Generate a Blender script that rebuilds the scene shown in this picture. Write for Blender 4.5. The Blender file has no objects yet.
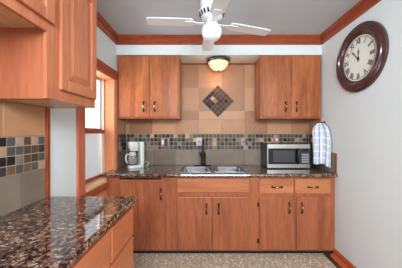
import bpy, bmesh, math, random
from mathutils import Vector, Matrix
random.seed(7)
PI = math.pi
K = 0.92                       # layout units -> metres
scn = bpy.context.scene
C = scn.collection

# ------------------------------------------------------------ camera, world, light, exposure
cam_d = bpy.data.cameras.new('camera')
cam = bpy.data.objects.new('camera', cam_d); C.objects.link(cam)
cam.location = (0, 0, 1.5*K); cam.rotation_euler = (PI/2, 0, 0)
cam_d.sensor_width = 36; cam_d.lens = 207/402*36
cam_d.shift_x = -4.5/402; cam_d.shift_y = -2/402
cam_d.clip_start = 0.02
scn.camera = cam

w = bpy.data.worlds.new('world'); scn.world = w; w.use_nodes = True
bg = w.node_tree.nodes['Background']
bg.inputs[0].default_value = (0.84, 0.935, 1.0, 1); bg.inputs[1].default_value = 0.8

scn.view_settings.view_transform = 'Standard'; scn.view_settings.look = 'None'
scn.view_settings.gamma = 1; scn.view_settings.use_curve_mapping = False
scn.view_settings.exposure = 1.4

def area(name, loc, rot, sx, sy, power, col=(1, 1, 1)):
    l = bpy.data.lights.new(name, 'AREA'); l.shape = 'RECTANGLE'
    l.size = sx*K; l.size_y = sy*K; l.energy = power; l.color = col
    o = bpy.data.objects.new(name, l); C.objects.link(o)
    o.location = Vector(loc)*K; o.rotation_euler = rot
    return o
# unseen fill lamp added behind the camera to brighten the kitchen
area('rear_fill', (0.3, -1.2, 2.35), (math.radians(68), 0, 0), 2.0, .7, 46, (0.82, 0.93, 1))
# daylight through the kitchen window
area('window_daylight', (-1.75, 2.25, 1.75), (0, math.radians(-90), 0), 1.1, 0.9, 14, (0.86, 0.94, 1))

# ------------------------------------------------------------ helpers
def lin(r, g, b):
    f = lambda c: (c/255/12.92) if c/255 <= 0.04045 else ((c/255+0.055)/1.055)**2.4
    return (f(r), f(g), f(b), 1)

def nmat(name):
    m = bpy.data.materials.new(name); m.use_nodes = True
    nt = m.node_tree
    return m, nt, nt.nodes['Principled BSDF']

def plain(name, rgb, rough=0.5, metal=0.0, coat=0, var=0.0, vscale=6, bump=0, bscale=200, spec=.5):
    m, nt, b = nmat(name)
    b.inputs['Specular IOR Level'].default_value = spec
    b.inputs['Base Color'].default_value = lin(*rgb)
    b.inputs['Roughness'].default_value = rough
    b.inputs['Metallic'].default_value = metal
    b.inputs['Coat Weight'].default_value = coat
    tc = nt.nodes.new('ShaderNodeTexCoord')
    if var:
        n = nt.nodes.new('ShaderNodeTexNoise'); n.inputs['Scale'].default_value = vscale; n.inputs['Detail'].default_value = 5
        r = nt.nodes.new('ShaderNodeValToRGB')
        c = lin(*rgb)
        r.color_ramp.elements[0].color = tuple(x*(1-var) for x in c[:3])+(1,)
        r.color_ramp.elements[1].color = tuple(min(1, x*(1+var)) for x in c[:3])+(1,)
        r.color_ramp.elements[0].position = 0.3; r.color_ramp.elements[1].position = 0.7
        nt.links.new(tc.outputs['Object'], n.inputs['Vector']); nt.links.new(n.outputs['Fac'], r.inputs[0])
        nt.links.new(r.outputs[0], b.inputs['Base Color'])
    if bump:
        n2 = nt.nodes.new('ShaderNodeTexNoise'); n2.inputs['Scale'].default_value = bscale
        bp = nt.nodes.new('ShaderNodeBump'); bp.inputs['Strength'].default_value = bump; bp.inputs['Distance'].default_value = 0.002
        nt.links.new(tc.outputs['Object'], n2.inputs['Vector']); nt.links.new(n2.outputs['Fac'], bp.inputs['Height'])
        nt.links.new(bp.outputs[0], b.inputs['Normal'])
    return m

def wood(name, light, dark, axis='z', rough=0.33, k=1.0):
    m, nt, b = nmat(name)
    N = nt.nodes.new; L = nt.links.new
    tc = N('ShaderNodeTexCoord'); mp = N('ShaderNodeMapping')
    s = {'z': (7, 7, 0.9), 'x': (0.9, 7, 7), 'y': (7, 0.9, 7)}[axis]
    mp.inputs['Scale'].default_value = [v*k for v in s]
    oi = N('ShaderNodeObjectInfo'); mul = N('ShaderNodeVectorMath'); mul.operation = 'ADD'
    sc = N('ShaderNodeMath'); sc.operation = 'MULTIPLY'; sc.inputs[1].default_value = 37
    L(oi.outputs['Random'], sc.inputs[0]); L(tc.outputs['Object'], mul.inputs[0]); L(sc.outputs[0], mul.inputs[1])
    L(mul.outputs[0], mp.inputs['Vector'])
    n1 = N('ShaderNodeTexNoise'); n1.inputs['Scale'].default_value = 1.1; n1.inputs['Detail'].default_value = 4; n1.inputs['Distortion'].default_value = 1.2
    n2 = N('ShaderNodeTexNoise'); n2.inputs['Scale'].default_value = 12; n2.inputs['Detail'].default_value = 6
    L(mp.outputs[0], n1.inputs['Vector']); L(mp.outputs[0], n2.inputs['Vector'])
    mx = N('ShaderNodeMath'); mx.operation = 'MULTIPLY_ADD'; mx.inputs[1].default_value = 0.35
    mh = N('ShaderNodeMath'); mh.operation = 'MULTIPLY'; mh.inputs[1].default_value = 0.65
    L(n1.outputs['Fac'], mh.inputs[0]); L(n2.outputs['Fac'], mx.inputs[0]); L(mh.outputs[0], mx.inputs[2])
    r = N('ShaderNodeValToRGB')
    r.color_ramp.elements[0].position = 0.33; r.color_ramp.elements[0].color = lin(*dark)
    r.color_ramp.elements[1].position = 0.66; r.color_ramp.elements[1].color = lin(*light)
    L(mx.outputs[0], r.inputs[0]); L(r.outputs[0], b.inputs['Base Color'])
    b.inputs['Roughness'].default_value = rough
    b.inputs['Specular IOR Level'].default_value = 0.25; b.inputs['Coat Weight'].default_value = 0.08; b.inputs['Coat Roughness'].default_value = 0.25
    return m

def granite():
    m, nt, b = nmat('granite')
    N = nt.nodes.new; L = nt.links.new
    tc = N('ShaderNodeTexCoord')
    ns = N('ShaderNodeTexNoise'); ns.inputs['Scale'].default_value = 60; ns.inputs['Detail'].default_value = 3
    ad = N('ShaderNodeMixRGB'); ad.blend_type = 'ADD'; ad.inputs[0].default_value = 0.02
    L(tc.outputs['Object'], ad.inputs[1]); L(ns.outputs['Color'], ad.inputs[2]); L(tc.outputs['Object'], ns.inputs['Vector'])
    v = N('ShaderNodeTexVoronoi'); v.inputs['Scale'].default_value = 78
    L(ad.outputs[0], v.inputs['Vector'])
    sp = N('ShaderNodeSeparateColor'); L(v.outputs['Color'], sp.inputs[0])
    r = N('ShaderNodeValToRGB'); r.color_ramp.interpolation = 'CONSTANT'
    cols = [(0, (20, 16, 16)), (0.25, (70, 46, 38)), (0.44, (122, 84, 66)), (0.62, (152, 114, 92)), (0.8, (100, 76, 66)), (0.92, (172, 150, 136))]
    e = r.color_ramp.elements
    e[0].position = 0; e[0].color = lin(*cols[0][1]); e[1].position = cols[1][0]; e[1].color = lin(*cols[1][1])
    for p, c in cols[2:]:
        q = e.new(p); q.color = lin(*c)
    L(sp.outputs[0], r.inputs[0])
    v2 = N('ShaderNodeTexVoronoi'); v2.inputs['Scale'].default_value = 210
    L(ad.outputs[0], v2.inputs['Vector'])
    sp2 = N('ShaderNodeSeparateColor'); L(v2.outputs['Color'], sp2.inputs[0])
    lt = N('ShaderNodeMath'); lt.operation = 'LESS_THAN'; lt.inputs[1].default_value = 0.3
    L(sp2.outputs[1], lt.inputs[0])
    mx = N('ShaderNodeMixRGB'); mx.inputs[2].default_value = lin(26, 22, 24)
    m2 = N('ShaderNodeMath'); m2.operation = 'MULTIPLY'; m2.inputs[1].default_value = 0.85
    L(lt.outputs[0], m2.inputs[0]); L(m2.outputs[0], mx.inputs[0]); L(r.outputs[0], mx.inputs[1])
    L(mx.outputs[0], b.inputs['Base Color'])
    b.inputs['Roughness'].default_value = 0.07
    b.inputs['Specular IOR Level'].default_value = 1.0; b.inputs['Coat Weight'].default_value = 0.3; b.inputs['Coat Roughness'].default_value = 0.03
    return m

def emis(name, rgb, strength, base=(216, 216, 212), rough=0.3, pattern=False):
    m, nt, b = nmat(name)
    b.inputs['Base Color'].default_value = lin(*base)
    b.inputs['Roughness'].default_value = rough
    b.inputs['Emission Color'].default_value = lin(*rgb)
    b.inputs['Emission Strength'].default_value = strength
    if pattern:
        N = nt.nodes.new; L = nt.links.new
        n = N('ShaderNodeTexNoise'); n.inputs['Scale'].default_value = 9; n.inputs['Detail'].default_value = 4; n.inputs['Distortion'].default_value = 2
        tc = N('ShaderNodeTexCoord'); r = N('ShaderNodeValToRGB')
        r.color_ramp.elements[0].color = lin(225, 170, 110); r.color_ramp.elements[1].color = lin(*rgb)
        r.color_ramp.elements[0].position = 0.35; r.color_ramp.elements[1].position = 0.6
        L(tc.outputs['Object'], n.inputs['Vector']); L(n.outputs['Fac'], r.inputs[0]); L(r.outputs[0], b.inputs['Emission Color'])
    return m

def glassy(name, rgb, alpha, rough=0.05):
    m, nt, b = nmat(name)
    b.inputs['Base Color'].default_value = lin(*rgb)
    b.inputs['Alpha'].default_value = alpha; b.inputs['Roughness'].default_value = rough
    b.inputs['Specular IOR Level'].default_value = 0.6
    return m

BASE = {}
def root(name, label, cat, loc, rotz=0, group=None, kind=None):
    o = bpy.data.objects.new(name, None); C.objects.link(o)
    o.empty_display_size = 0.05
    o.location = Vector(loc)*K; o.rotation_euler = (0, 0, rotz)
    BASE[o] = Vector(loc)
    if kind: o['kind'] = kind
    if label: o['label'] = label
    if cat: o['category'] = cat
    if group: o['group'] = group
    return o

def part(name, bm, mats, parent=None, smooth=False, local=False, label=None):
    base = Vector((0, 0, 0)) if (local or parent is None) else BASE[parent]
    for v in bm.verts: v.co = (v.co - base)*K
    bmesh.ops.recalc_face_normals(bm, faces=bm.faces)
    me = bpy.data.meshes.new(name); bm.to_mesh(me); bm.free()
    for m in (mats if isinstance(mats, (list, tuple)) else [mats]): me.materials.append(m)
    if smooth:
        me.polygons.foreach_set('use_smooth', [True]*len(me.polygons))
        try: me.set_sharp_from_angle(angle=math.radians(40))
        except Exception: pass
    o = bpy.data.objects.new(name, me); C.objects.link(o)
    if parent is not None:
        o.parent = parent; BASE[o] = base if not local else Vector((0, 0, 0))
    if label: o['label'] = label
    return o

def single(name, bm, mats, label, cat, loc, smooth=False, group=None):
    loc = Vector(loc)
    for v in bm.verts: v.co -= loc
    o = part(name, bm, mats, None, smooth)
    o.location = loc*K; BASE[o] = loc
    o['label'] = label; o['category'] = cat
    if group: o['group'] = group
    return o

def struct(name, bm, mats, smooth=False):
    o = part(name, bm, mats, None, smooth); o['kind'] = 'structure'; BASE[o] = Vector((0, 0, 0)); return o

def box(bm, x0, x1, y0, y1, z0, z1, bev=0, mi=0, seg=1):
    t = bmesh.new()
    bmesh.ops.create_cube(t, size=1)
    for v in t.verts:
        v.co = Vector(((x0+x1)/2+v.co.x*(x1-x0), (y0+y1)/2+v.co.y*(y1-y0), (z0+z1)/2+v.co.z*(z1-z0)))
    if bev: bmesh.ops.bevel(t, geom=list(t.edges), offset=bev, segments=seg, affect='EDGES', profile=0.5)
    merge(bm, t, mi)
    return bm

def merge(bm, t, mi=0, mat=None):
    if mat is not None: t.transform(mat)
    mp = {}
    for v in t.verts: mp[v] = bm.verts.new(v.co)
    for f in t.faces:
        try:
            nf = bm.faces.new([mp[v] for v in f.verts]); nf.material_index = mi
        except ValueError: pass
    t.free()

def B(*a, **k):
    bm = bmesh.new(); box(bm, *a, **k); return bm

def boxes(lst, bev=0):
    bm = bmesh.new()
    for a in lst: box(bm, *a, bev=bev)
    return bm

def tube(bm, pts, rad, n=10, mi=0, squash=None):
    pts = [Vector(p) for p in pts]
    if not isinstance(rad, (list, tuple)): rad = [rad]*len(pts)
    rings = []
    up = None
    for i, p in enumerate(pts):
        d = (pts[min(i+1, len(pts)-1)]-pts[max(i-1, 0)]).normalized()
        if up is None:
            up = Vector((0, 0, 1)) if abs(d.z) < 0.9 else Vector((1, 0, 0))
        a = d.cross(up).normalized(); u2 = a.cross(d).normalized(); up = u2
        rings.append([bm.verts.new(p+(a*math.cos(2*PI*k/n)+u2*math.sin(2*PI*k/n))*rad[i]) for k in range(n)])
    for i in range(len(rings)-1):
        for k in range(n):
            f = bm.faces.new((rings[i][k], rings[i][(k+1) % n], rings[i+1][(k+1) % n], rings[i+1][k])); f.material_index = mi
    f = bm.faces.new(rings[0][::-1]); f.material_index = mi
    f = bm.faces.new(rings[-1]); f.material_index = mi
    return bm

def lathe(bm, prof, c=(0, 0, 0), n=32, axis='z', mi=0, sx=1, sy=1):
    """prof: list of (radius, height)"""
    c = Vector(c); rings = []
    def pt(r, h, a):
        x, y = r*math.cos(a)*sx, r*math.sin(a)*sy
        if axis == 'z': return c+Vector((x, y, h))
        if axis == 'x': return c+Vector((h, x, y))
        return c+Vector((x, h, y))
    for r, h in prof:
        if r < 1e-6: rings.append([bm.verts.new(pt(0, h, 0))])
        else: rings.append([bm.verts.new(pt(r, h, 2*PI*k/n)) for k in range(n)])
    for i in range(len(rings)-1):
        a, b = rings[i], rings[i+1]
        for k in range(n):
            q = [a[k % len(a)], a[(k+1) % len(a)], b[(k+1) % len(b)], b[k % len(b)]]
            q2 = []
            for v in q:
                if v not in q2: q2.append(v)
            if len(q2) >= 3:
                try: f = bm.faces.new(q2); f.material_index = mi
                except ValueError: pass
    return bm

def rrect(x0, x1, y0, y1, r, z, n=6):
    out = []
    for cx, cy, a0 in ((x1-r, y1-r, 0), (x0+r, y1-r, PI/2), (x0+r, y0+r, PI), (x1-r, y0+r, 3*PI/2)):
        for k in range(n+1):
            a = a0+PI/2*k/n
            out.append((cx+r*math.cos(a), cy+r*math.sin(a), z))
    return out

def loft(bm, rings, cap0=True, cap1=True, mi=0):
    R = [[bm.verts.new(p) for p in r] for r in rings]
    n = len(R[0])
    for i in range(len(R)-1):
        for k in range(n):
            f = bm.faces.new((R[i][k], R[i][(k+1) % n], R[i+1][(k+1) % n], R[i+1][k])); f.material_index = mi
    if cap0: bm.faces.new(R[0][::-1]).material_index = mi
    if cap1: bm.faces.new(R[-1]).material_index = mi
    return bm

# ------------------------------------------------------------ materials
WALL = plain('wall_paint', (211, 215, 214), 0.75, bump=0.15)
CEIL = plain('ceiling_paint', (190, 193, 195), 0.85, bump=0.2)
W_UP = wood('wood_upper', (180, 106, 66), (128, 68, 38))
W_BASE = wood('wood_base', (170, 98, 66), (128, 70, 46))
W_BASEH = wood('wood_base_horizontal', (190, 120, 78), (156, 90, 58), 'x')
W_NEAR = wood('wood_near', (192, 120, 86), (162, 92, 62))
W_NEARH = wood('wood_near_horizontal', (196, 114, 76), (168, 92, 60), 'y')
W_IN = wood('wood_inside', (176, 104, 72), (154, 84, 58))
W_UNDER = wood('wood_underside', (216, 176, 132), (196, 150, 106), 'y')
W_TRIM = wood('wood_crown', (166, 78, 42), (112, 46, 24), 'x', 0.3)
W_TRIMY = wood('wood_crown_side', (164, 76, 44), (116, 48, 28), 'y', 0.3)
W_CASE = wood('wood_casing', (196, 112, 80), (168, 88, 60))
W_CASEY = wood('wood_casing_head', (172, 84, 54), (142, 62, 38), 'y')
W_JAMB = wood('wood_jamb', (214, 142, 98), (192, 116, 74))
W_SILL = wood('wood_sill', (214, 172, 134), (190, 144, 108), 'y')
DARKGAP = plain('dark_gap', (22, 16, 14), 0.9)
GRAN = granite()
BRONZE = plain('dark_bronze', (48, 38, 34), 0.35, 0.8)
BRASSY = plain('pale_bronze', (150, 118, 90), 0.3, 0.9)  # lighter brass tone for the centre of the pulls
STEEL = plain('brushed_steel', (205, 200, 196), 0.28, 1.0)
SINKST = plain('sink_steel', (168, 168, 170), 0.2, 1.0)
BLACK = plain('black_plastic', (20, 20, 22), 0.25)
BLKGL = plain('black_glass', (12, 12, 14), 0.06)
GREYP = plain('grey_plastic', (120, 120, 124), 0.4)
DGREY = plain('dark_grey_metal', (62, 64, 70), 0.4, 0.3)
WHITE = plain('white_plastic', (206, 205, 198), 0.35)
WHITEM = plain('white_enamel', (226, 227, 228), 0.35)
GROUT = plain('grout', (168, 146, 122), 0.9)
GROUT_D = plain('grout_dark', (134, 122, 110), 0.9)

# ------------------------------------------------------------ room shell
XL, XR, YB, YS = -1.15, 1.5, 3.0, 2.67
ZC, ZS = 2.735, 2.495
FZ = 0.07                      # finished floor level
YR = -2.0
struct('floor', B(XL-.2, XR+.15, YR, YB+.15, -0.05, FZ), plain('floor_dark', (58, 44, 36), 0.5, var=.2))
struct('ceiling', B(XL-.2, XR+.15, YR, YB+.15, ZC, ZC+.06), CEIL)
struct('wall_back', B(XL-.2, XR+.15, YB, YB+.12, 0, ZC), WALL)
struct('wall_right', B(XR, XR+.12, YR, YB, 0, ZC), WALL)
WY0, WY1, WZ0, WZ1 = 1.95, 2.63, 0.925, 2.175       # window opening
struct('wall_left', boxes([
    (XL-.2, XL, YR, WY0, 0, ZC), (XL-.2, XL, WY1, YB, 0, ZC),
    (XL-.2, XL, WY0, WY1, 0, WZ0), (XL-.2, XL, WY0, WY1, WZ1, ZC)]), WALL)
sof = boxes([(XL, XR, YS, YB, ZS, ZC)])
struct('wall_soffit_back', sof, WALL)
struct('wall_soffit_left', B(XL, -.815, YR, 1.527, ZS, ZC), WALL)

def crown_profile(h=0.112, d=0.045):
    return [(0, 0), (0.012, 0), (0.02, 0.016), (0.03, 0.03), (0.03, h-0.035), (d, h-0.018), (d, h), (0, h)]

def sweep(bm, prof, a, b, nrm, z):
    """profile (offset from wall, height) swept from a to b (xy), nrm points off the wall"""
    a = Vector((*a, z)); b = Vector((*b, z)); n = Vector((*nrm, 0))
    r0 = [a+n*p+Vector((0, 0, h)) for p, h in prof]; r1 = [b+n*p+Vector((0, 0, h)) for p, h in prof]
    return loft(bm, [r0, r1])
Zcr = 2.623
struct('trim_1', sweep(bmesh.new(), crown_profile(), (XL, YS), (XR, YS), (0, -1), Zcr), W_TRIM)
struct('trim_2', sweep(bmesh.new(), crown_profile(), (XR, YS-.03), (XR, YR), (-1, 0), Zcr), W_TRIMY)
struct('trim_3', sweep(bmesh.new(), crown_profile(), (XL, 1.53), (XL, YS-.03), (1, 0), Zcr), W_TRIMY)
bp = [(0, 0), (0.062, 0), (0.058, 0.012), (0.02, 0.03), (0.018, 0.06), (0.010, 0.078), (0, 0.082)]
struct('baseboard_right', sweep(bmesh.new(), bp, (XR, YR), (XR, 2.399), (-1, 0), FZ), wood('wood_baseboard', (196, 96, 56), (164, 72, 38), 'y'))
# lower panelling beside the base cabinet, under the window
struct('trim_4', boxes([(XL, XL+.012, 1.53, 2.395, FZ, 0.85)]), W_JAMB)

# rug
def rugmat():
    m, nt, b = nmat('rug')
    N = nt.nodes.new; L = nt.links.new
    tc = N('ShaderNodeTexCoord'); mp = N('ShaderNodeMapping'); mp.inputs['Rotation'].default_value = (0, 0, math.radians(45))
    L(tc.outputs['Object'], mp.inputs['Vector'])
    v = N('ShaderNodeTexVoronoi'); v.inputs['Scale'].default_value = 70; v.inputs['Randomness'].default_value = 0.45
    L(mp.outputs[0], v.inputs['Vector'])
    n = N('ShaderNodeTexNoise'); n.inputs['Scale'].default_value = 38; n.inputs['Detail'].default_value = 4
    L(mp.outputs[0], n.inputs['Vector'])
    ad = N('ShaderNodeMath'); ad.operation = 'MULTIPLY_ADD'; ad.inputs[1].default_value = 0.8
    L(n.outputs['Fac'], ad.inputs[0]); L(v.outputs['Distance'], ad.inputs[2])
    r = N('ShaderNodeValToRGB'); e = r.color_ramp.elements
    e[0].position = .5; e[0].color = lin(244, 234, 218); e[1].position = 1.0; e[1].color = lin(158, 136, 112)
    L(ad.outputs[0], r.inputs[0]); L(r.outputs[0], b.inputs['Base Color'])
    b.inputs['Roughness'].default_value = 0.95
    bp_ = N('ShaderNodeBump'); bp_.inputs['Strength'].default_value = .6; bp_.inputs['Distance'].default_value = .004
    L(v.outputs['Distance'], bp_.inputs['Height']); L(bp_.outputs[0], b.inputs['Normal'])
    return m
single('rug', loft(bmesh.new(), [[(x, y, z) for x, y in ((-.60, -.6), (1.37, -.6), (1.37, 2.42), (-1.12, 2.42), (-1.12, 1.56), (-.60, 1.56))] for z in (FZ, FZ+.012)]), rugmat(),
       'beige and brown woven rug covering the floor in front of the cabinets', 'rug', (0.5, .9, FZ))

# ------------------------------------------------------------ window
win = root('window_1', None, None, (XL, (WY0+WY1)/2, WZ0), kind='structure')
cz = 0.02
part('casing', boxes([(XL, XL+cz, 1.84, WY0, .80, WZ1+.0), (XL, XL+cz, WY1, YS, 1.026, WZ1)], bev=.003), W_CASE, win)
part('head_casing', B(XL, XL+cz+.006, 1.82, YS, WZ1, WZ1+.095, bev=.003), W_CASEY, win)
part('jamb', boxes([(XL-.2, XL-.001, WY1-.018, WY1-.0005, WZ0, WZ1), (XL-.2, XL-.001, WY0+.0005, WY0+.018, WZ0, WZ1),
                    (XL-.2, XL-.001, WY0+.018, WY1-.018, WZ1-.018, WZ1-.0005)]), W_JAMB, win)
XG = -1.29
part('window_stool', boxes([(XL-.2, XL+.03, WY0+.018, 2.36, WZ0, WZ0+.022), (XL-.2, XL-.001, 2.36, WY1-.018, WZ0, WZ0+.022)], bev=.003), W_SILL, win)
part('apron', B(XL, XL+.026, 1.84, 2.37, .845, WZ0-.001, bev=.003), W_CASEY, win)
y0, y1 = WY0+.018, WY1-.018
LINER = plain('window_liner', (226, 224, 214), .4)
part('jamb_liner', boxes([(XG-.05, XG+.012, y1-.02, y1, WZ0+.022, WZ1-.018), (XG-.05, XG+.012, y0, y0+.02, WZ0+.022, WZ1-.018)]), LINER, win)
ZM = 1.495                                            # meeting rail
def sash(z0, z1, xc, nm, glass, railmat, brail):
    s = part(nm, boxes([(xc-.012, xc+.012, y0+.02, y0+.05, z0, z1), (xc-.012, xc+.012, y1-.05, y1-.02, z0, z1),
                        (xc-.012, xc+.012, y0+.05, y1-.05, z1-.03, z1)], bev=.002), railmat, win)
    part('sash_rail', B(xc-.014, xc+.016, y0+.02, y1-.02, z0-.004, z0+brail, bev=.002), W_CASEY, s)
    part('pane', B(xc-.003, xc+.001, y0+.045, y1-.045, z0+brail-.005, z1-.025), glass, s)
    return s
GL_UP = glassy('window_glass', (240, 242, 250), .10, .02)
GL_LO = glassy('screened_glass', (186, 184, 182), .62, .25)
SASHM = plain('sash_paint', (222, 214, 198), .45)
sash(ZM, WZ1-.018, XG-.03, 'upper_sash', GL_UP, SASHM, .05)
sash(WZ0+.03, ZM+.028, XG, 'lower_sash', GL_LO, SASHM, .03)
part('meeting_rail', B(XG+.013, XG+.026, y0+.02, y1-.02, ZM-.012, ZM+.032, bev=.002), W_CASEY, win)

# ------------------------------------------------------------ hardware
def pull(c, parent, axis='z', face=(0, -1, 0), L=0.12):
    """arched bronze cabinet pull; c = centre on the surface"""
    c = Vector(c); n = Vector(face); d = Vector((0, 0, 1)) if axis == 'z' else Vector((1, 0, 0))
    bm = bmesh.new(); h = L/2
    pts, rad = [], []
    for i in range(13):
        t = -1+2*i/12
        out = .026*(1-abs(t)**4)
        pts.append(c+d*t*h*.82+n*out); rad.append(.0055+.0035*(1-abs(t))**1.5)
    tube(bm, pts, rad, 8)
    for s in (-1, 1):
        lo = c+d*s*h*.82
        tube(bm, [lo+d*s*h*.30+n*.003, lo+d*s*h*.12+n*.006, lo+n*.007, lo-d*s*h*.15+n*.005], [.004, .010, .012, .006], 8)
    o = part('handle', bm, BRONZE, parent, smooth=True)
    b2 = bmesh.new()
    tube(b2, [c+d*t*h+n*.0265 for t in (-.3, -.15, 0, .15, .3)], [.007, .0105, .0115, .0105, .007], 8)
    part('handle_grip', b2, BRASSY, parent, smooth=True, label='lighter brass-coloured centre of the pull')
    return o

def slab(x0, x1, yf, z0, z1, th=.018):
    bm = bmesh.new(); box(bm, x0, x1, yf-th, yf-.0005, z0, z1, bev=.006, seg=2); return bm

def carcass(x0, x1, y0, y1, z0, z1, frame, holes, mat, parent, th=.016, top=True):
    """panels behind a face frame whose openings are `holes` (x0,x1,z0,z1)"""
    L = [(x0, x0+th, y0+.02, y1, z0, z1), (x1-th, x1, y0+.02, y1, z0, z1), (x0+th, x1-th, y1-th, y1, z0, z1),
         (x0+th, x1-th, y0+.02, y1-th, z0, z0+th)]
    if top: L.append((x0+th, x1-th, y0+.02, y1-th, z1-th, z1))
    part('body', boxes(L), mat, parent)
    # face frame by slicing
    xs = sorted({x0, x1, *[h[0] for h in holes], *[h[1] for h in holes]})
    zs = sorted({z0, z1, *[h[2] for h in holes], *[h[3] for h in holes]})
    bm = bmesh.new()
    for i in range(len(xs)-1):
        for j in range(len(zs)-1):
            cx, cz_ = (xs[i]+xs[i+1])/2, (zs[j]+zs[j+1])/2
            if any(h[0] < cx < h[1] and h[2] < cz_ < h[3] for h in holes): continue
            box(bm, xs[i], xs[i+1], y0, y0+.02, zs[j], zs[j+1])
    part('face_frame', bm, frame, parent)

def inset(r, m=.012): return (r[0]+m, r[1]-m, r[2]+m, r[3]-m)

# ------------------------------------------------------------ base cabinets along the back wall
YF, ZT, ZB = 2.40, 0.984, 0.125
def toe(x0, x1, parent): part('toe_kick', B(x0, x1, 2.425, 2.445, FZ+0.001, ZB), DARKGAP, parent)

r = root('base_cabinet', 'reddish wood base cabinet with one door under a dark slot, left of the sink', 'cabinet', (-.775, YF, FZ), group='base cabinets along the back wall')
d = (-1.0, -.458, .139, .913); slot = (-1.0, -.512, .946, .968)
carcass(XL+.001, -.4005, YF, 2.99, ZB, ZT, W_BASE, [inset(d), slot], W_BASE, r); toe(XL+.001, -.4005, r)
part('slot_shade', B(slot[0], slot[1], YF+.021, YF+.2, slot[2]-.002, slot[3]+.002), DARKGAP, r, label='near-black block painting the shade inside the slot above the door')  # solid near-black filler, paints in the shade inside the slot
dd = part('door', slab(d[0], d[1], YF, d[2], d[3]), W_BASE, r); pull((-.512, YF-.018, .785), dd)

r = root('base_cabinet', 'reddish wood sink cabinet with two doors under a wide false drawer front', 'cabinet', (.07, YF, FZ), group='base cabinets along the back wall')
ds = [(-.329, .066, .134, .752), (.083, .50, .134, .752)]
ff = (-.329, .50, .804, .959)
carcass(-.3995, .5395, YF, 2.99, ZB, ZT, W_BASE, [inset(q) for q in ds], W_BASE, r, top=False); toe(-.3995, .5395, r)
part('drawer_front', slab(ff[0], ff[1], YF, ff[2], ff[3]), W_BASEH, r, label='wide blank drawer front below the sink')
for q, hx in zip(ds, (.013, .151)):
    dd = part('door', slab(q[0], q[1], YF, q[2], q[3]), W_BASE, r); pull((hx, YF-.018, .616), dd)

r = root('base_cabinet', 'reddish wood base cabinet at the right wall with two drawers above two doors', 'cabinet', (1.02, YF, FZ), group='base cabinets along the back wall')
ds = [(.62, 1.02, .139, .758), (1.047, 1.44, .139, .758)]
dr = [(.62, 1.014, .789, .959), (1.03, 1.44, .789, .959)]
carcass(.5405, XR-.001, YF, 2.99, ZB, ZT, W_BASE, [inset(q) for q in ds+dr], W_BASE, r); toe(.5405, XR-.001, r)
for q, hx in zip(ds, (.963, 1.107)):
    dd = part('door', slab(q[0], q[1], YF, q[2], q[3]), W_BASE, r); pull((hx, YF-.018, .626), dd)
for zz in (.24, .66):
    part('hinge', B(.600, .616, YF-.012, YF-.0005, zz-.025, zz+.025, bev=.003), BRONZE, r)
for q, hx in zip(dr, (.823, 1.237)):
    dd = part('drawer', slab(q[0], q[1], YF, q[2], q[3]), W_BASEH, r); pull((hx, YF-.018, .867), dd, 'x')

# ------------------------------------------------------------ back counter
SX0, SX1, SY0, SY1 = -.315, .485, 2.465, 2.845       # sink cutout
bm = bmesh.new(); c0, c1 = ZT+.001, 1.025
for a in [(XL+.001, SX0, 2.36, 2.998), (SX1, XR-.001, 2.36, 2.998), (SX0, SX1, 2.36, SY0), (SX0, SX1, SY1, 2.998), (-1.19, XL+.001, 2.38, WY1-.02)]:
    box(bm, a[0], a[1], a[2], a[3], c0, c1)
tube(bm, [(XL+.02, 2.362, (c0+c1)/2), (XR-.001, 2.362, (c0+c1)/2)], .0195, 12)
single('countertop', bm, GRAN, 'speckled granite countertop running along the back wall with the sink in it', 'countertop', (0.2, 2.68, c0))

# ------------------------------------------------------------ sink
sk = root('kitchen_sink', 'stainless steel double bowl sink set in the back granite counter', 'sink', (.085, 2.655, c1))
def basin(x0, x1, y0, y1):
    bm = bmesh.new(); z = c1
    loft(bm, [rrect(x0, x1, y0, y1, .03, z+.0005), rrect(x0, x1, y0, y1, .03, z+.004), rrect(x0+.012, x1-.012, y0+.012, y1-.012, .07, z+.005),
              rrect(x0+.020, x1-.020, y0+.020, y1-.020, .075, z-.003), rrect(x0+.024, x1-.024, y0+.024, y1-.024, .075, z-.05),
              rrect(x0+.034, x1-.034, y0+.034, y1-.034, .08, z-.17), rrect(x0+.06, x1-.06, y0+.06, y1-.06, .06, z-.19)], cap0=False)
    o = part('basin', bm, SINKST, sk, smooth=True)
    b2 = bmesh.new(); lathe(b2, [(0, .002), (.03, .002), (.042, .006), (.045, .001)], ((x0+x1)/2, (y0+y1)/2, z-.19), 20)
    part('drain', b2, STEEL, o, smooth=True)
basin(-.33, .085, 2.45, 2.86); basin(.086, .50, 2.45, 2.86)

# faucet
fc = root('kitchen_faucet', 'dark bronze single post kitchen faucet standing behind the sink', 'faucet', (-.03, 2.905, c1))
part('base_plate', loft(bmesh.new(), [rrect(-.15, .09, 2.88, 2.93, .024, c1+.0005), rrect(-.15, .09, 2.88, 2.93, .024, c1+.006), rrect(-.14, .08, 2.885, 2.925, .019, c1+.011)]), BRONZE, fc, smooth=True)
bm = bmesh.new(); lathe(bm, [(0, .0115), (.03, .0115), (.036, .03), (.031, .05), (.032, .14), (.034, .16), (.027, .19), (.016, .205), (0, .208)], (-.03, 2.905, c1), 20)
part('faucet_body', bm, BRONZE, fc, smooth=True)
bm = bmesh.new()
pts = [(-.03, 2.905, c1+.2)]
for i in range(11):
    a = PI*i/10
    pts.append((-.03, 2.905-.085+.085*math.cos(a), c1+.29+.085*math.sin(a)))
pts += [(-.03, 2.735, c1+.24)]
tube(bm, pts, [.012]*12+[.014], 12)
part('spout', bm, BRONZE, fc, smooth=True)
bm = bmesh.new(); tube(bm, [(-.03, 2.735, c1+.245), (-.03, 2.735, c1+.22), (-.03, 2.735, c1+.155)], [.014, .019, .017], 14)
part('spray_head', bm, BRONZE, fc, smooth=True)
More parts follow.
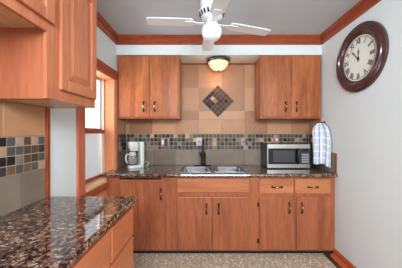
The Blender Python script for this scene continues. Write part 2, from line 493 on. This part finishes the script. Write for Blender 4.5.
bm = bmesh.new(); tube(bm, [(-.055, 2.905, c1+.13), (-.072, 2.905, c1+.145), (-.078, 2.90, c1+.20)], [.011, .008, .006], 8)
part('lever', bm, BRONZE, fc, smooth=True)

# ------------------------------------------------------------ tiled backsplashes
MOS = [plain('mosaic_%d' % i, c, .42, var=.12, vscale=30, spec=.15) for i, c in enumerate([
    (62, 54, 54), (88, 70, 60), (112, 82, 64), (66, 71, 78), (42, 36, 36), (124, 110, 98), (82, 78, 76), (186, 148, 104), (74, 62, 50), (82, 82, 74), (88, 54, 42), (164, 134, 112)])]
WTS = [10, 8, 6, 8, 8, 5, 6, 2.2, 7, 6, 5, 3]
TAN = [plain('tan_tile_%d' % i, c, .38, var=.08, vscale=5, spec=.2) for i, c in enumerate([(168, 120, 88), (152, 106, 76), (178, 130, 96)])]
BRN = [plain('brown_tile_%d' % i, c, .38, var=.12, vscale=7, spec=.2) for i, c in enumerate([(122, 106, 92), (114, 98, 86), (128, 112, 98)])]
Z1a, Z1b, CELL = 1.245, 1.471, .0565

class Face:
    """tiles on a wall plane: maps (u, z, out) to world"""
    def __init__(s, kind, pos): s.k, s.p = kind, pos
    def box(s, bm, u0, u1, z0, z1, o0, o1, bev, mi):
        if u1-u0 < .006 or z1-z0 < .006: return
        if s.k == 'back': box(bm, u0, u1, s.p-o1, s.p-o0, z0, z1, bev=bev, mi=mi)
        elif s.k == 'left': box(bm, s.p+o0, s.p+o1, u0, u1, z0, z1, bev=bev, mi=mi)
        else: box(bm, s.p-o1, s.p-o0, u0, u1, z0, z1, bev=bev, mi=mi)

def mosaic(F, u0, u1, parent, shift=0.0, z0=Z1a, z1=Z1b):
    bm = bmesh.new()
    F.box(bm, u0, u1, z0, z1, .0005, .006, 0, 0)
    n = int((u1-u0)/CELL)+2
    for i in range(n):
        a, b = u0+(i-shift)*CELL, u0+(i+1-shift)*CELL
        a, b = max(a, u0), min(b, u1)
        for j in range(4):
            F.box(bm, a+.003, b-.003, z0+j*CELL+.003, z0+(j+1)*CELL-.003, .004, .0095, .0012, 1+random.choices(range(len(MOS)), WTS)[0])
    return part('mosaic_band', bm, [GROUT]+MOS, parent)

def big(F, u0, u1, zz, parent, name, mats, grout, first, pitch=.3333):
    bm = bmesh.new()
    F.box(bm, u0, u1, zz[0], zz[-1], .0005, .006, 0, 0)
    us = [u0]; u = first
    while u < u1-.01:
        if u > u0+.01: us.append(u)
        u += pitch
    us.append(u1)
    for i in range(len(us)-1):
        for j in range(len(zz)-1):
            F.box(bm, us[i]+.002, us[i+1]-.002, zz[j]+.002, zz[j+1]-.002, .004, .009, .0015, 1+random.randrange(len(mats)))
    return part(name, bm, [grout]+mats, parent)

FB, FL, FR = Face('back', YB), Face('left', XL), Face('right', XR)
t = root('tile_backsplash', 'tan and grey tile backsplash with mosaic band and diamond inset on the back wall', 'backsplash', (.17, YB, c1))
g = .0015
big(FB, XL+.01, XR-.01, [c1+.001, Z1a-g], t, 'lower_tiles', BRN, GROUT_D, -1.10, .3333)
mosaic(FB, XL+.01, XR-.01, t)
big(FB, XL+.01, XR-.01, [Z1b+g, 1.674], t, 'upper_tiles', TAN, GROUT, -1.10)
big(FB, -.339, .709, [1.6755, 1.804, 2.137, 2.47], t, 'upper_tiles', TAN, GROUT, -.0999)
# diamond
bm = bmesh.new(); s = .0545; nC = 6; half = s*nC/2
box(bm, -half, half, -.0005, .003, -half, half, mi=0)
for i in range(nC):
    for j in range(nC):
        box(bm, -half+i*s+.002, -half+(i+1)*s-.002, -.004, .001, -half+j*s+.002, -half+(j+1)*s-.002, bev=.001,
            mi=1+random.choices([4, 10, 1, 8, 0, 2, 11, 7], [9, 8, 5, 7, 5, 4, 1.2, .8])[0])
bm.transform(Matrix.Translation((.18, YB-.013, 1.945)) @ Matrix.Rotation(PI/4, 4, 'Y'))
part('diamond_inset', bm, [GROUT_D]+[plain('inset_%d' % i, c, .5, var=.12, vscale=30, spec=.12) for i, c in enumerate([(70, 50, 42), (80, 60, 48), (92, 62, 46), (60, 56, 54), (44, 32, 28), (136, 120, 108), (80, 70, 70), (186, 150, 108), (68, 52, 42), (74, 66, 56), (88, 50, 36), (150, 112, 84)])], t, label='dark brown mosaic square turned on its corner')
t2 = root('tile_backsplash', 'mosaic and brown tile backsplash on the left wall behind the near granite counter', 'backsplash', (XL, .5, c1))
big(FL, -.6, 1.478, [c1+.001, Z1a-g], t2, 'lower_tiles', BRN, GROUT_D, -.4); mosaic(FL, -.6, 1.478, t2, .35)
big(FL, -.6, 1.478, [Z1b+g, 1.674], t2, 'upper_tiles', TAN, GROUT, -.5)
part('edge_trim', B(XL+.0005, XL+.018, 1.48, 1.512, c1+.001, 1.673, bev=.003), W_TRIM, t2, label='upright wood strip ending the tiles')
t3 = root('tile_backsplash', 'narrow tile backsplash on the left wall beside the coffee maker', 'backsplash', (XL, 2.84, c1))
big(FL, 2.672, YB-.011, [c1+.001, Z1a-g], t3, 'lower_tiles', BRN, GROUT_D, 2.9); mosaic(FL, 2.672, YB-.011, t3, .2)
big(FL, 2.672, YB-.011, [Z1b+g, 1.674], t3, 'upper_tiles', TAN, GROUT, 2.9)
t4 = root('tile_backsplash', 'brown tile backsplash on the right wall beside the hanging towel', 'backsplash', (XR, 2.7, c1))
big(FR, 2.375, YB-.011, [c1+.001, Z1a-g], t4, 'lower_tiles', BRN, GROUT_D, 2.53)
mosaic(FR, 2.672, YB-.011, t4, .3); big(FR, 2.672, YB-.011, [Z1b+g, 1.674], t4, 'upper_tiles', TAN, GROUT, 2.8)
part('edge_trim', boxes([(XR-.014, XR-.0005, 2.362, 2.374, c1+.001, Z1a+.012), (XR-.014, XR-.0005, 2.374, 2.67, Z1a, Z1a+.012)], bev=.002), W_TRIM, t4, label='thin reddish wood edging')

# ------------------------------------------------------------ upper cabinets on the back wall
def upper(x0, x1, doors, handles, label):
    r = root('wall_cabinet', label, 'cabinet', ((x0+x1)/2, YS, 1.675), group='wall cabinets over the back counter')
    carcass(x0, x1, YS, 2.988, 1.675, ZS-.001, W_UP, [inset((a, b, 1.69, 2.474)) for a, b in doors], W_UP, r)
    for (a, b), hx in zip(doors, handles):
        dd = part('door', slab(a, b, YS, 1.692, 2.474), W_UP, r); pull((hx, YS-.018, 1.826), dd)
    return r
upper(XL+.012, -.34, [(-1.112, -.722), (-.712, -.355)], (-.793, -.65), 'orange-brown two door wall cabinet above the coffee maker, beside the window')
upper(.71, XR-.012, [(.725, 1.098), (1.112, 1.48)], (1.026, 1.166), 'orange-brown two door wall cabinet above the microwave, beside the right wall')
struct('trim_5', boxes([(-.339, .709, YB-.022, YB-.0005, 2.472, ZS-.001)], bev=.002), W_TRIM)

# ------------------------------------------------------------ near left: base cabinet, counter, wall cabinets
XN = -.54
r = root('base_cabinet', 'orange wood drawer cabinet under the near granite counter on the left', 'cabinet', (XL+.3, .8, FZ))
part('body', boxes([(XL+.001, XN-.02, -.6, -.584, ZB, ZT), (XL+.001, XN-.02, 1.494, 1.51, ZB, ZT), (XL+.001, XL+.017, -.584, 1.494, ZB, ZT), (XL+.017, XN-.02, -.584, 1.494, ZB, ZB+.016)]), W_NEAR, r)
part('face_frame', boxes([(XN-.02, XN, -.6, 1.51, ZB, ZT)]), W_NEARH, r)
part('toe_kick', B(XN-.09, XN-.07, -.6, 1.51, FZ+.001, ZB), DARKGAP, r)
for (a, b) in ((-.56, -.03), (-.01, .37), (.39, .755), (.775, 1.136), (1.158, 1.498)):
    for (z0, z1) in ((.765, .962), (.50, .745), (.14, .48)):
        part('drawer', B(XN+.0005, XN+.019, a, b, z0, z1, bev=.005, seg=2), W_NEARH, r)
bm = bmesh.new(); box(bm, XL+.001, -.522, -.62, 1.525, c0, c1)
tube(bm, [(-.523, -.62, (c0+c1)/2), (-.523, 1.524, (c0+c1)/2)], .0195, 12)
single('countertop', bm, GRAN, 'dark speckled granite counter at the near left reflecting the window', 'countertop', (-.83, .45, c0))

def raised_door(x, y0, y1, z0, z1, parent):
    """raised panel door lying in the plane x, opening to +x"""
    sw = .062
    bm = boxes([(x+.0005, x+.02, y0, y0+sw, z0, z1), (x+.0005, x+.02, y1-sw, y1, z0, z1),
                (x+.0005, x+.02, y0+sw, y1-sw, z0, z0+sw), (x+.0005, x+.02, y0+sw, y1-sw, z1-sw, z1)], bev=.003)
    o = part('door', bm, W_NEAR, parent)
    a0, a1, b0, b1 = y0+sw, y1-sw, z0+sw, z1-sw
    def rg(i, xx): return [(x+xx, a0+i, b0+i), (x+xx, a1-i, b0+i), (x+xx, a1-i, b1-i), (x+xx, a0+i, b1-i)]
    p = bmesh.new(); loft(p, [rg(.0, .001), rg(.0, .010), rg(.012, .006), rg(.045, .017), rg(.05, .018)])
    part('door_panel', p, W_NEAR, o)
    return o
XF = -.815
r = root('wall_cabinet', 'tall orange wood wall cabinet at the near left with a raised panel door', 'cabinet', (XL+.17, 1.3, 1.675))
part('body', boxes([(XL+.012, XF-.02, 1.511, 1.527, 1.675, ZS-.001), (XL+.012, XF-.02, 1.111, 1.127, 1.675, ZS-.001), (XL+.012, XL+.028, 1.127, 1.511, 1.675, ZS-.001)]), W_NEAR, r)
part('bottom_panel', B(XL+.028, XF-.02, 1.127, 1.511, 1.676, 1.692), W_UNDER, r, label='pale wood underside')
part('face_frame', boxes([(XF-.02, XF, 1.111, 1.15, 1.675, ZS-.001), (XF-.02, XF, 1.495, 1.527, 1.675, ZS-.001), (XF-.02, XF, 1.15, 1.495, 1.675, 1.75), (XF-.02, XF, 1.15, 1.495, 2.45, ZS-.001)]), W_NEAR, r)
raised_door(XF, 1.146, 1.515, 1.735, 2.47, r)
r = root('wall_cabinet', 'short orange wood cabinet high at the near left above an open bay', 'cabinet', (XL+.17, .6, 2.025))
part('body', boxes([(XL+.012, XF-.02, 1.08, 1.1105, 1.675, ZS-.001), (XL+.012, XF-.02, .0, .016, 1.675, ZS-.001), (XL+.012, XL+.028, .016, 1.08, 2.025, ZS-.001)]), W_IN, r)
part('bottom_panel', B(XL+.028, XF-.02, .016, 1.08, 2.045, 2.06), W_UNDER, r, label='pale wood underside')
part('back_panel', B(XL+.012, XL+.02, .016, 1.08, 1.675, 2.045), W_IN, r)
part('face_frame', boxes([(XF-.02, XF, 1.065, 1.1105, 1.675, ZS-.001), (XF-.02, XF, 0, .04, 1.675, ZS-.001), (XF-.02, XF, .04, 1.065, 2.018, 2.095), (XF-.02, XF, .04, 1.065, 2.45, ZS-.001)]), W_NEAR, r)
raised_door(XF, .56, 1.098, 2.068, 2.47, r); raised_door(XF, .012, .55, 2.068, 2.47, r)

# ------------------------------------------------------------ ceiling fan
fx, fy = .055, 1.84
fan = root('ceiling_fan', 'white four blade ceiling fan with a round glass light globe', 'fan', (fx, fy, ZC))
bm = bmesh.new(); lathe(bm, [(0, 0), (.085, 0), (.095, -.02), (.10, -.05), (.10, -.12), (.09, -.15), (.0, -.155)], (fx, fy, ZC-.0005), 40)
part('motor_housing', bm, WHITEM, fan, smooth=True)
bm = bmesh.new(); lathe(bm, [(0, -.1555), (.095, -.1555), (.116, -.17), (.116, -.18), (.094, -.225), (.06, -.25), (0, -.25)], (fx, fy, ZC), 40)
hubp = part('vented_hub', bm, WHITEM, fan, smooth=True)
bm = bmesh.new()
for k in range(20):
    a = 2*PI*k/20
    t_ = bmesh.new(); box(t_, -.019, .019, -.008, .008, -.0016, .0016)
    merge(bm, t_, 0, Matrix.Translation((fx, fy, ZC-.2035)) @ Matrix.Rotation(a, 4, 'Z') @ Matrix.Translation((.1055, 0, 0)) @ Matrix.Rotation(math.radians(116), 4, 'Y'))
part('vent_slots', bm, DARKGAP, hubp, label='ring of dark vent slots')
ZBL = 2.468
ANG = [math.radians(v) for v in (14, 94, 188, 280)]
for k in range(4):
    a = ANG[k]
    M = Matrix.Translation((fx, fy, ZBL)) @ Matrix.Rotation(a, 4, 'Z') @ Matrix.Rotation(math.radians(2.5), 4, 'Y')
    t_ = bmesh.new()
    out = [(.17, -.052), (.20, -.060), (.48, -.060), (.545, -.056), (.56, -.045), (.563, 0), (.56, .045), (.545, .056), (.48, .060), (.20, .060), (.17, .052)]
    loft(t_, [[(x, y, -.004) for x, y in out], [(x, y, .004) for x, y in out]])
    bm = bmesh.new(); merge(bm, t_, 0, M); bl = part('blade', bm, WHITEM, fan)
    bm = bmesh.new(); t_ = bmesh.new()
    loft(t_, [[(x, y, -.011) for x, y in ((.07, -.016), (.13, -.013), (.17, -.036), (.235, -.03), (.235, .03), (.17, .036), (.13, .013), (.07, .016))],
              [(x, y, -.005) for x, y in ((.07, -.016), (.13, -.013), (.17, -.036), (.235, -.03), (.235, .03), (.17, .036), (.13, .013), (.07, .016))]])
    merge(bm, t_, 0, M); part('blade_bracket', bm, WHITEM, fan)
bm = bmesh.new(); lathe(bm, [(0, -.2505), (.05, -.2505), (.05, -.262), (.058, -.27), (0, -.27)], (fx, fy, ZC), 28)
part('light_fitter', bm, WHITEM, fan, smooth=True)
bm = bmesh.new(); lathe(bm, [(.05, 0), (.058, -.012), (.082, -.035), (.09, -.07), (.085, -.105), (.065, -.135), (.05, -.143), (.046, -.141), (.03, -.15), (0, -.153)], (fx, fy, ZC-.2705), 36)
part('glass_globe', bm, emis('globe_glass', (250, 252, 255), .05), fan, smooth=True)

# ------------------------------------------------------------ flush dome light
fl = root('ceiling_light', 'round flush dome light with bronze rim and glowing alabaster glass under the soffit', 'light', (.176, 2.83, ZS))
bm = bmesh.new(); lathe(bm, [(0, -.0005), (.135, -.0005), (.15, -.012), (.158, -.03), (.152, -.045), (.14, -.05), (0, -.05)], (.176, 2.83, ZS), 40)
part('metal_rim', bm, plain('rim_metal', (92, 88, 88), .35, .7), fl, smooth=True)
bm = bmesh.new(); lathe(bm, [(.138, -.0505), (.132, -.075), (.115, -.105), (.085, -.132), (.045, -.148), (0, -.153)], (.176, 2.83, ZS), 40)
part('glass_bowl', bm, emis('alabaster', (255, 226, 180), .26, (226, 206, 172), pattern=True), fl, smooth=True)
bm = bmesh.new(); lathe(bm, [(0, -.1535), (.014, -.1535), (.012, -.163), (.006, -.17), (0, -.176)], (.176, 2.83, ZS), 16)
part('finial', bm, BRONZE, fl, smooth=True)
for i, (dx, dy) in enumerate(((0, -.03),)):
    pl = bpy.data.lights.new('dome_bulb', 'POINT'); pl.energy = .7; pl.color = (1, .74, .45); pl.shadow_soft_size = .08
    po = bpy.data.objects.new('dome_bulb', pl); C.objects.link(po); po.location = Vector((.176+dx, 2.83+dy, ZS-.28))*K

# ------------------------------------------------------------ wall clock
cy, czz, R = 2.015, 2.215, .325
ck = root('wall_clock', 'large round wall clock with dark brown stepped frame and roman numerals', 'clock', (XR, cy, czz))
bm = bmesh.new()
lathe(bm, [(R-.11, -.0005), (R, -.0005), (R, -.02), (R-.012, -.032), (R-.03, -.034), (R-.034, -.042), (R-.055, -.05), (R-.07, -.046), (R-.074, -.034), (R-.095, -.026), (R-.105, -.012), (R-.11, -.010), (R-.11, -.0005)], (XR, cy, czz), 64, axis='x')
part('clock_frame', bm, plain('dark_brown_lacquer', (66, 34, 32), .25, coat=.4, var=.2), ck, smooth=True)
bm = bmesh.new(); lathe(bm, [(0, -.012), (R-.1105, -.012), (R-.1105, -.001), (0, -.001)], (XR, cy, czz), 64, axis='x')
part('clock_face', bm, plain('clock_paper', (226, 224, 214), .6, var=.03), ck)
INK = plain('clock_ink', (34, 30, 30), .5)
bm = bmesh.new(); rr = R-.122
lathe(bm, [(rr-.003, -.0122), (rr-.003, -.0132), (rr, -.0132), (rr, -.0122)], (XR, cy, czz), 64, axis='x')
for k in range(60):
    a = 2*PI*k/60; t_ = bmesh.new(); box(t_, -.0015, .0015, rr-.010, rr-.003, -.0005, .0005)
    M = Matrix.Translation((XR-.0127, cy, czz)) @ Matrix(((0, 0, -1, 0), (-1, 0, 0, 0), (0, 1, 0, 0), (0, 0, 0, 1))) @ Matrix.Rotation(-a, 4, 'Z')
    merge(bm, t_, 0, M)
part('minute_track', bm, INK, ck)
basisR = Matrix(((0, 0, -1), (-1, 0, 0), (0, 1, 0)))
for k, s_ in enumerate(['XII', 'I', 'II', 'III', 'IIII', 'V', 'VI', 'VII', 'VIII', 'IX', 'X', 'XI']):
    a = -2*PI*k/12
    cu = bpy.data.curves.new('numeral', 'FONT'); cu.body = s_; cu.size = .066*K; cu.align_x = 'CENTER'; cu.align_y = 'CENTER'
    cu.extrude = .0006; cu.offset = .0012; cu.materials.append(INK); cu.space_character = .92
    o = bpy.data.objects.new('numeral', cu); C.objects.link(o); o.parent = ck
    rn = .166
    o_ = o; me = bpy.data.meshes.new_from_object(o_); o = bpy.data.objects.new('numeral', me); C.objects.link(o); o.parent = ck
    bpy.data.objects.remove(o_); o.name = 'numeral'
    loc = basisR @ Vector((rn*math.sin(-a), rn*math.cos(a), .0130))
    o.matrix_local = Matrix.Translation(loc*K) @ (basisR @ Matrix.Rotation(a, 3, 'Z')).to_4x4() @ Matrix.Diagonal((.8, 1.15, 1, 1))
def hand(ang, L, wd, z):
    t_ = bmesh.new(); pts = [(-wd*.6, -.03), (wd*.6, -.03), (wd*.5, L*.45), (wd*1.4, L*.6), (wd*.3, L*.78), (0, L), (-wd*.3, L*.78), (-wd*1.4, L*.6), (-wd*.5, L*.45)]
    loft(t_, [[(x, y, z) for x, y in pts], [(x, y, z+.0015) for x, y in pts]])
    bm = bmesh.new(); merge(bm, t_, 0, Matrix.Translation((XR, cy, czz)) @ basisR.to_4x4() @ Matrix.Rotation(-ang, 4, 'Z'))
    return bm
part('minute_hand', hand(math.radians(-42), .150, .006, .0165), INK, ck)
part('hour_hand', hand(math.radians(5), .105, .008, .0145), INK, ck)
bm = bmesh.new(); lathe(bm, [(.013, -.0122), (.013, -.019), (0, -.021)], (XR, cy, czz), 20, axis='x')
part('hand_cap', bm, INK, ck)

# ------------------------------------------------------------ microwave
mx0, mx1, my0, my1, mz0, mz1 = .795, 1.345, 2.66, 2.975, c1+.012, c1+.318
mw = root('microwave_oven', 'stainless and black microwave oven on the back counter by the right wall', 'microwave', ((mx0+mx1)/2, 2.8, c1))
part('body', B(mx0, mx1, my0+.02, my1, mz0, mz1, bev=.006, seg=2), DGREY, mw)
for ax, ay in ((mx0+.04, my0+.06), (mx1-.04, my0+.06), (mx0+.04, my1-.05), (mx1-.04, my1-.05)):
    bm = bmesh.new(); lathe(bm, [(0, 0), (.012, 0), (.014, .0115), (0, .0115)], (ax, ay, c1+.0005), 12); part('foot', bm, BLACK, mw)
xs = mx0+.41
dr_ = part('door', boxes([(mx0, xs, my0, my0+.0195, mz1-.055, mz1), (mx0, xs, my0, my0+.0195, mz0, mz0+.05), (mx0, mx0+.012, my0, my0+.0195, mz0+.05, mz1-.055)], bev=.002), STEEL, mw)
part('door_window', B(mx0+.0125, xs, my0+.001, my0+.019, mz0+.0505, mz1-.0555), BLKGL, dr_)
part('window_screen', B(mx0+.075, xs-.06, my0-.001, my0+.0008, mz0+.075, mz1-.08, bev=.0005), plain('screen_grey', (56, 54, 58), .35), dr_)
part('control_panel', boxes([(xs+.0008, mx1, my0, my0+.0195, mz0+.0505, mz1-.0555)], bev=.002), plain('panel_charcoal', (44, 42, 44), .35), mw)
for z0_, z1_ in ((mz1-.055, mz1), (mz0, mz0+.05)):
    part('panel_trim', B(xs+.0008, mx1, my0, my0+.0195, z0_, z1_, bev=.002), STEEL, mw)
part('display', B(xs+.03, mx1-.02, my0-.0015, my0-.0002, mz1-.09, mz1-.065), BLKGL, mw)
bm = bmesh.new()
for i in range(4):
    for j in range(4):
        box(bm, xs+.032+i*.024, xs+.051+i*.024, my0-.003, my0-.0002, mz0+.066+j*.031, mz0+.090+j*.031, bev=.001)
part('keypad', bm, plain('keypad_grey', (150, 148, 150), .5), mw, label='pale grey square keys')
bm = bmesh.new(); pts = []
for i in range(9):
    tt = -1+2*i/8; pts.append((xs-.022, my0-.002-.03*(1-tt**4), (mz0+mz1)/2-.002+tt*.095))
tube(bm, pts, .009, 10); part('handle', bm, BLACK, dr_, smooth=True)

# ------------------------------------------------------------ coffee maker
cf = root('coffee_maker', 'white drip coffee maker with glass carafe on the back counter beside the window', 'coffee maker', (-.93, 2.80, c1), math.radians(-52))
LC = dict(local=True)
part('base', loft(bmesh.new(), [rrect(-.066, .066, -.115, .09, .05, .0005), rrect(-.068, .068, -.117, .092, .05, .02), rrect(-.064, .064, -.112, .09, .05, .034)]), WHITE, cf, True, **LC)
part('warming_plate', lathe(bmesh.new(), [(0, .0345), (.05, .0345), (.052, .038), (0, .039)], (0, -.055, 0), 28), DGREY, cf, True, **LC)
part('water_tank', loft(bmesh.new(), [rrect(-.062, .062, .03, .088, .022, .0345), rrect(-.062, .062, .028, .088, .022, .22), rrect(-.064, .064, .02, .09, .022, .335), rrect(-.058, .058, .026, .084, .018, .343)]), WHITE, cf, True, **LC)
part('filter_basket', loft(bmesh.new(), [rrect(-.042, .042, -.085, .0195, .03, .222), rrect(-.058, .058, -.108, .0195, .04, .262), rrect(-.064, .064, -.115, .0195, .04, .335), rrect(-.058, .058, -.108, .0195, .036, .345)]), WHITE, cf, True, **LC)
ca = part('carafe', lathe(bmesh.new(), [(0, .0395), (.045, .0395), (.058, .06), (.062, .095), (.058, .135), (.044, .17), (.042, .185), (.039, .185), (.041, .168), (.054, .134), (.058, .095), (.054, .062), (.042, .044), (0, .044)], (0, -.055, 0), 32), glassy('carafe_glass', (170, 160, 160), .35, .05), cf, True, label='clear glass carafe', **LC)
part('carafe_lid', lathe(bmesh.new(), [(0, .1855), (.044, .1855), (.046, .195), (.03, .207), (0, .21)], (0, -.055, 0), 28), WHITE, ca, True, **LC)
part('carafe_band', lathe(bmesh.new(), [(.0445, .165), (.047, .165), (.047, .18), (.0445, .18), (.0445, .165)], (0, -.055, 0), 28), WHITE, ca, True, **LC)
part('carafe_handle', tube(bmesh.new(), [(0, -.10, .178), (0, -.128, .18), (0, -.143, .16), (0, -.143, .11), (0, -.132, .075), (0, -.118, .068)], [.008, .009, .010, .010, .009, .006], 10), WHITE, ca, True, **LC)
def l2(wx, wy, wz):   # world layout -> coffee maker local
    v = Matrix.Rotation(math.radians(52), 3, 'Z') @ Vector((wx+.93, wy-2.80, 0)); return (v.x, v.y, wz-c1)
cp = [(-.885, 2.88, c1+.03), (-.86, 2.90, c1+.045), (-.83, 2.89, c1+.065), (-.80, 2.87, c1+.062), (-.785, 2.86, c1+.04), (-.80, 2.85, c1+.015), (-.83, 2.86, c1+.005), (-.86, 2.90, c1+.005)]
part('power_cord', tube(bmesh.new(), [l2(*p) for p in cp], .0045, 8), WHITE, cf, True, **LC)

# ------------------------------------------------------------ outlets and switches
PLATE = plain('plate_mauve', (150, 138, 142), .35, .4)
def plate(x, label, name='switch_plate', cat='switch', wide=.075, z=1.36, mat=PLATE):
    y = YB-.0098
    r = root(name, label, cat, (x, y, z))
    part('plate', B(x-wide/2, x+wide/2, y-.006, y, z-.06, z+.06, bev=.002), mat, r)
    return r, y-.0062
r, y = plate(-.585, 'outlet with white adapter and brown plug on the mosaic, right of the coffee maker', 'wall_outlet', 'outlet', .115, 1.35)
part('adapter', B(-.625, -.592, y-.035, y, 1.325, 1.385, bev=.004, seg=2), WHITE, r, label='white plug-in adapter')
part('plug', B(-.583, -.545, y-.045, y, 1.30, 1.405, bev=.006, seg=2), plain('brown_plastic', (64, 34, 30), .3), r, label='dark brown plug-in block')
r, y = plate(-.092, 'mauve grey switch plate on the mosaic right behind the faucet', wide=.088)
part('toggle', B(-.097, -.087, y-.012, y, 1.35, 1.375, bev=.002), BLACK, r)
r, y = plate(.55, 'brown grey switch plate on the mosaic between sink and microwave', wide=.088, mat=plain('plate_brown', (128, 108, 104), .35, .4))
part('toggle', B(.545, .555, y-.012, y, 1.35, 1.375, bev=.002), BLACK, r)
part('side_rocker', B(.572, .590, y-.006, y, 1.32, 1.40, bev=.002), plain('rocker_brown', (70, 44, 42), .3), r)
r, y = plate(1.015, 'outlet with a white plug on the mosaic just above the microwave', 'wall_outlet', 'outlet', .075, 1.40, plain('plate_rose', (150, 110, 108), .4))
part('plug', B(1.0, 1.035, y-.03, y, 1.37, 1.41, bev=.004, seg=2), WHITE, r, label='white plug')

# ------------------------------------------------------------ towel and hook
hk = single('wall_hook', tube(bmesh.new(), [(XR-.0005, 2.60, 1.625), (XR-.03, 2.60, 1.622), (XR-.055, 2.60, 1.605), (XR-.062, 2.60, 1.62)], [.012, .006, .005, .006], 8), BRONZE,
            'small dark hook on the right wall holding up the towel', 'hook', (XR, 2.60, 1.62), True)
def towelmat():
    m, nt, b = nmat('towel_plaid')
    N = nt.nodes.new; L = nt.links.new
    uv = N('ShaderNodeUVMap'); sp = N('ShaderNodeSeparateXYZ'); L(uv.outputs[0], sp.inputs[0])
    def lines(out, k, thr):
        a = N('ShaderNodeMath'); a.operation = 'MULTIPLY'; a.inputs[1].default_value = k; L(out, a.inputs[0])
        f = N('ShaderNodeMath'); f.operation = 'FRACT'; L(a.outputs[0], f.inputs[0])
        g_ = N('ShaderNodeMath'); g_.operation = 'LESS_THAN'; g_.inputs[1].default_value = thr; L(f.outputs[0], g_.inputs[0]); return g_
    a, c = lines(sp.outputs[0], 4, .16), lines(sp.outputs[1], 6, .14)
    a2, c2 = lines(sp.outputs[0], 12, .12), lines(sp.outputs[1], 18, .12)
    mx = N('ShaderNodeMath'); mx.operation = 'MAXIMUM'; L(a.outputs[0], mx.inputs[0]); L(c.outputs[0], mx.inputs[1])
    mx2 = N('ShaderNodeMath'); mx2.operation = 'MAXIMUM'; L(a2.outputs[0], mx2.inputs[0]); L(c2.outputs[0], mx2.inputs[1])
    r1 = N('ShaderNodeMixRGB'); r1.inputs[1].default_value = lin(186, 192, 206); r1.inputs[2].default_value = lin(206, 210, 220); L(mx2.outputs[0], r1.inputs[0])
    r2 = N('ShaderNodeMixRGB'); r2.inputs[2].default_value = lin(240, 240, 242); L(mx.outputs[0], r2.inputs[0]); L(r1.outputs[0], r2.inputs[1])
    L(r2.outputs[0], b.inputs['Base Color']); b.inputs['Roughness'].default_value = .9
    return m
TA, TB, TH = Vector((1.385, 2.68)), Vector((1.482, 2.44)), Vector((XR-.062, 2.60))
def towel():
    bm = bmesh.new(); uvl = bm.loops.layers.uv.new('UVMap'); nu, nv = 36, 30; g_ = []
    dirv = (TB-TA); nr = Vector((-dirv.y, dirv.x)).normalized()
    if nr.x > 0: nr = -nr
    for j in range(nv+1):
        v = j/nv; row = []
        open_ = min(1, .34+.66*(1-math.exp(-v*13)))
        zt, zb = 1.612, 1.105
        for i in range(nu+1):
            u = i/nu-.5
            base = TH.lerp((TA+TB)/2, min(1, v*3))
            p = base+dirv*u*open_
            amp = .012*(1-.3*v)
            off = amp*math.sin(u*19+.6+v*1.3)+.006*math.sin(u*37+v*4)
            p = p+nr*off
            p.x = min(p.x, XR-.026)
            z = zt-(zt-zb)*v-.02*abs(u)*(1-v)+.014*math.sin(u*8+1)*v-.02*(u+.5)*v
            row.append(bm.verts.new((p.x, p.y, z)))
        g_.append(row)
    for j in range(nv):
        for i in range(nu):
            f = bm.faces.new((g_[j][i], g_[j][i+1], g_[j+1][i+1], g_[j+1][i]))
            for lp, (a, b_) in zip(f.loops, ((i, j), (i+1, j), (i+1, j+1), (i, j+1))): lp[uvl].uv = (a/nu, b_/nv)
    return bm
o = single('dish_towel', towel(), towelmat(), 'pale grey blue plaid dish towel hanging on the right wall beside the microwave', 'towel', (1.44, 2.6, 1.36), True)
sm = o.modifiers.new('thickness', 'SOLIDIFY'); sm.thickness = .005; sm.offset = 0
